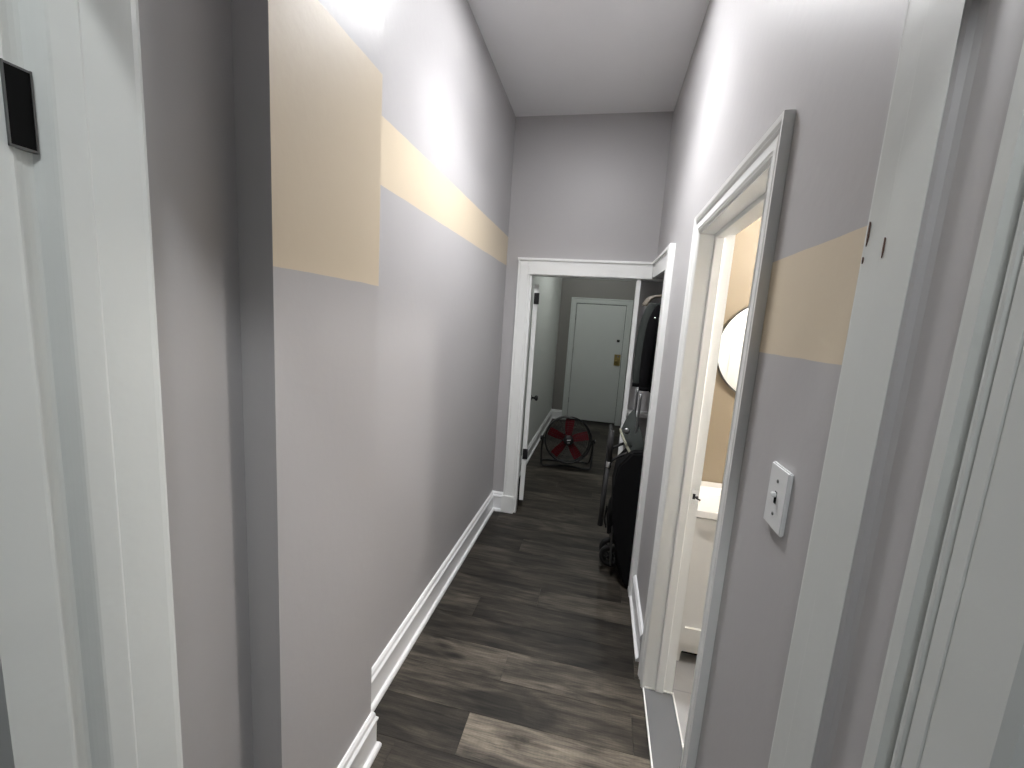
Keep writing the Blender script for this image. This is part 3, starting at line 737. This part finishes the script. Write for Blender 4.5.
# ---------------------------------------------------------------- lamps
def disc(name, x, y, z, r, em, label):
    t = thing(name, (x, y, z), label, 'ceiling light')
    bm = bmesh.new(); lathe(bm, [(0, 0), (r, 0), (r, -.018), (r - .008, -.024), (r - .014, -.020), (0, -.020)], seg=40); obj('lamp_base', bm, M['plate'], t)
    bm = bmesh.new(); lathe(bm, [(0, -.0205), (r - .014, -.0205), (r - .016, -.023), (0, -.024)], seg=40); obj('diffuser', bm, em, t)
    return t

def dome(name, x, y, z, r, h, em, label):
    t = thing(name, (x, y, z), label, 'ceiling light')
    bm = bmesh.new(); lathe(bm, [(0, 0), (r * 1.05, 0), (r * 1.05, -.02), (r * .9, -.025), (0, -.025)], seg=32); obj('lamp_base', bm, M['plate'], t)
    bm = bmesh.new(); lathe(bm, [(r * .95, -.025), (r * .95, -.03)] + [(r * .95 * math.cos(a), -.03 - h * math.sin(a)) for a in [PI / 2 * k / 8 for k in range(1, 8)]] + [(0, -.03 - h)], seg=32); obj('diffuser', bm, em, t)
    return t
hl = disc('ceiling_light', -.20, 1.92, H_C, .17, emis('hall_lamp_glass', (.985, .985, 1.0), 40), 'flat round ceiling light over the hall')
ld = bpy.data.lights.new('downlight', 'SPOT'); ld.energy = 115; ld.color = (.99, .985, 1.0); ld.spot_size = math.radians(125); ld.spot_blend = 1.0; ld.shadow_soft_size = .12
lo = bpy.data.objects.new('downlight', ld); COL.objects.link(lo); lo.parent = hl; lo.location = (0, 0, -.03)
pd = thing('pendant_light', (1.25, 1.64, 2.55), 'white globe pendant hanging from the bathroom ceiling', 'pendant light')
bm = bmesh.new(); lathe(bm, [(0, 0), (.05, 0), (.05, -.015), (0, -.02)]); tube(bm, [(0, 0, -.01), (0, 0, -.26)], .004, 8); obj('canopy', bm, M['plate'], pd)
bm = bmesh.new(); lathe(bm, [(.085 * math.sin(a), -.33 + .085 * math.cos(a)) for a in [PI * k / 14 for k in range(15)]]); obj('globe', bm, emis('bathroom_lamp_glass', (1.0, .96, .92), 112), pd)
dome('ceiling_light', .02, -.25, H_C, .13, .07, emis('near_room_lamp_glass', (.96, .99, 1.0), 62), 'white dome ceiling light in the near room')

dome('ceiling_light', -.10, 5.2, H_C, .12, .07, emis('far_room_fill_glow', (.97, 1.0, .97), 54), 'unseen dome fill light added to brighten the dark far room')  # no known source here; dome added to lift the far room
fl = thing('jamb_fill_lamp', (2.1, -.15, 0), 'unseen globe fill lamp on a pole, added to brighten the left jamb', 'lamp')  # made-up lamp on a stand, added to brighten the left jamb
bm = bmesh.new(); lathe(bm, [(0, 0), (.14, 0), (.14, .015), (.02, .03), (0, .03)]); obj('base', bm, M['steel'], fl)
bm = bmesh.new(); tube(bm, [(0, 0, .02), (0, 0, 1.42)], .012, 12); obj('pole', bm, M['steel'], fl)
bm = bmesh.new(); lathe(bm, [(.17 * math.sin(a), 1.58 - .17 * math.cos(a)) for a in [PI * k / 14 for k in range(15)]]); obj('fill_globe', bm, emis('jamb_fill_glow', (.90, .98, 1.0), 9), fl)

w = bpy.data.worlds.new('World'); sc.world = w; w.use_nodes = True
w.node_tree.nodes['Background'].inputs[0].default_value = (.5, .55, .6, 1); w.node_tree.nodes['Background'].inputs[1].default_value = 0.02

# ---------------------------------------------------------------- camera
yaw, pitch, roll = math.radians(-11.70349792), math.radians(-8.47042144), math.radians(3.82589429)
f = Vector((math.sin(yaw) * math.cos(pitch), math.cos(yaw) * math.cos(pitch), math.sin(pitch)))
rt = Vector((math.cos(yaw), -math.sin(yaw), 0)); up = rt.cross(f)
r2 = math.cos(roll) * rt + math.sin(roll) * up; u2 = -math.sin(roll) * rt + math.cos(roll) * up
cam = bpy.data.cameras.new('camera'); co = bpy.data.objects.new('camera', cam); COL.objects.link(co)
mw = Matrix((r2, u2, -f)).transposed().to_4x4(); mw.translation = (0, 0, 1.6); co.matrix_world = mw
cam.sensor_width = 36; cam.lens = 416.129 / 1024 * 36; cam.clip_start = .02
sc.camera = co
sc.view_settings.view_transform = 'Standard'; sc.view_settings.look = 'None'; sc.view_settings.gamma = 1
sc.view_settings.use_curve_mapping = False; sc.view_settings.exposure = 0.9
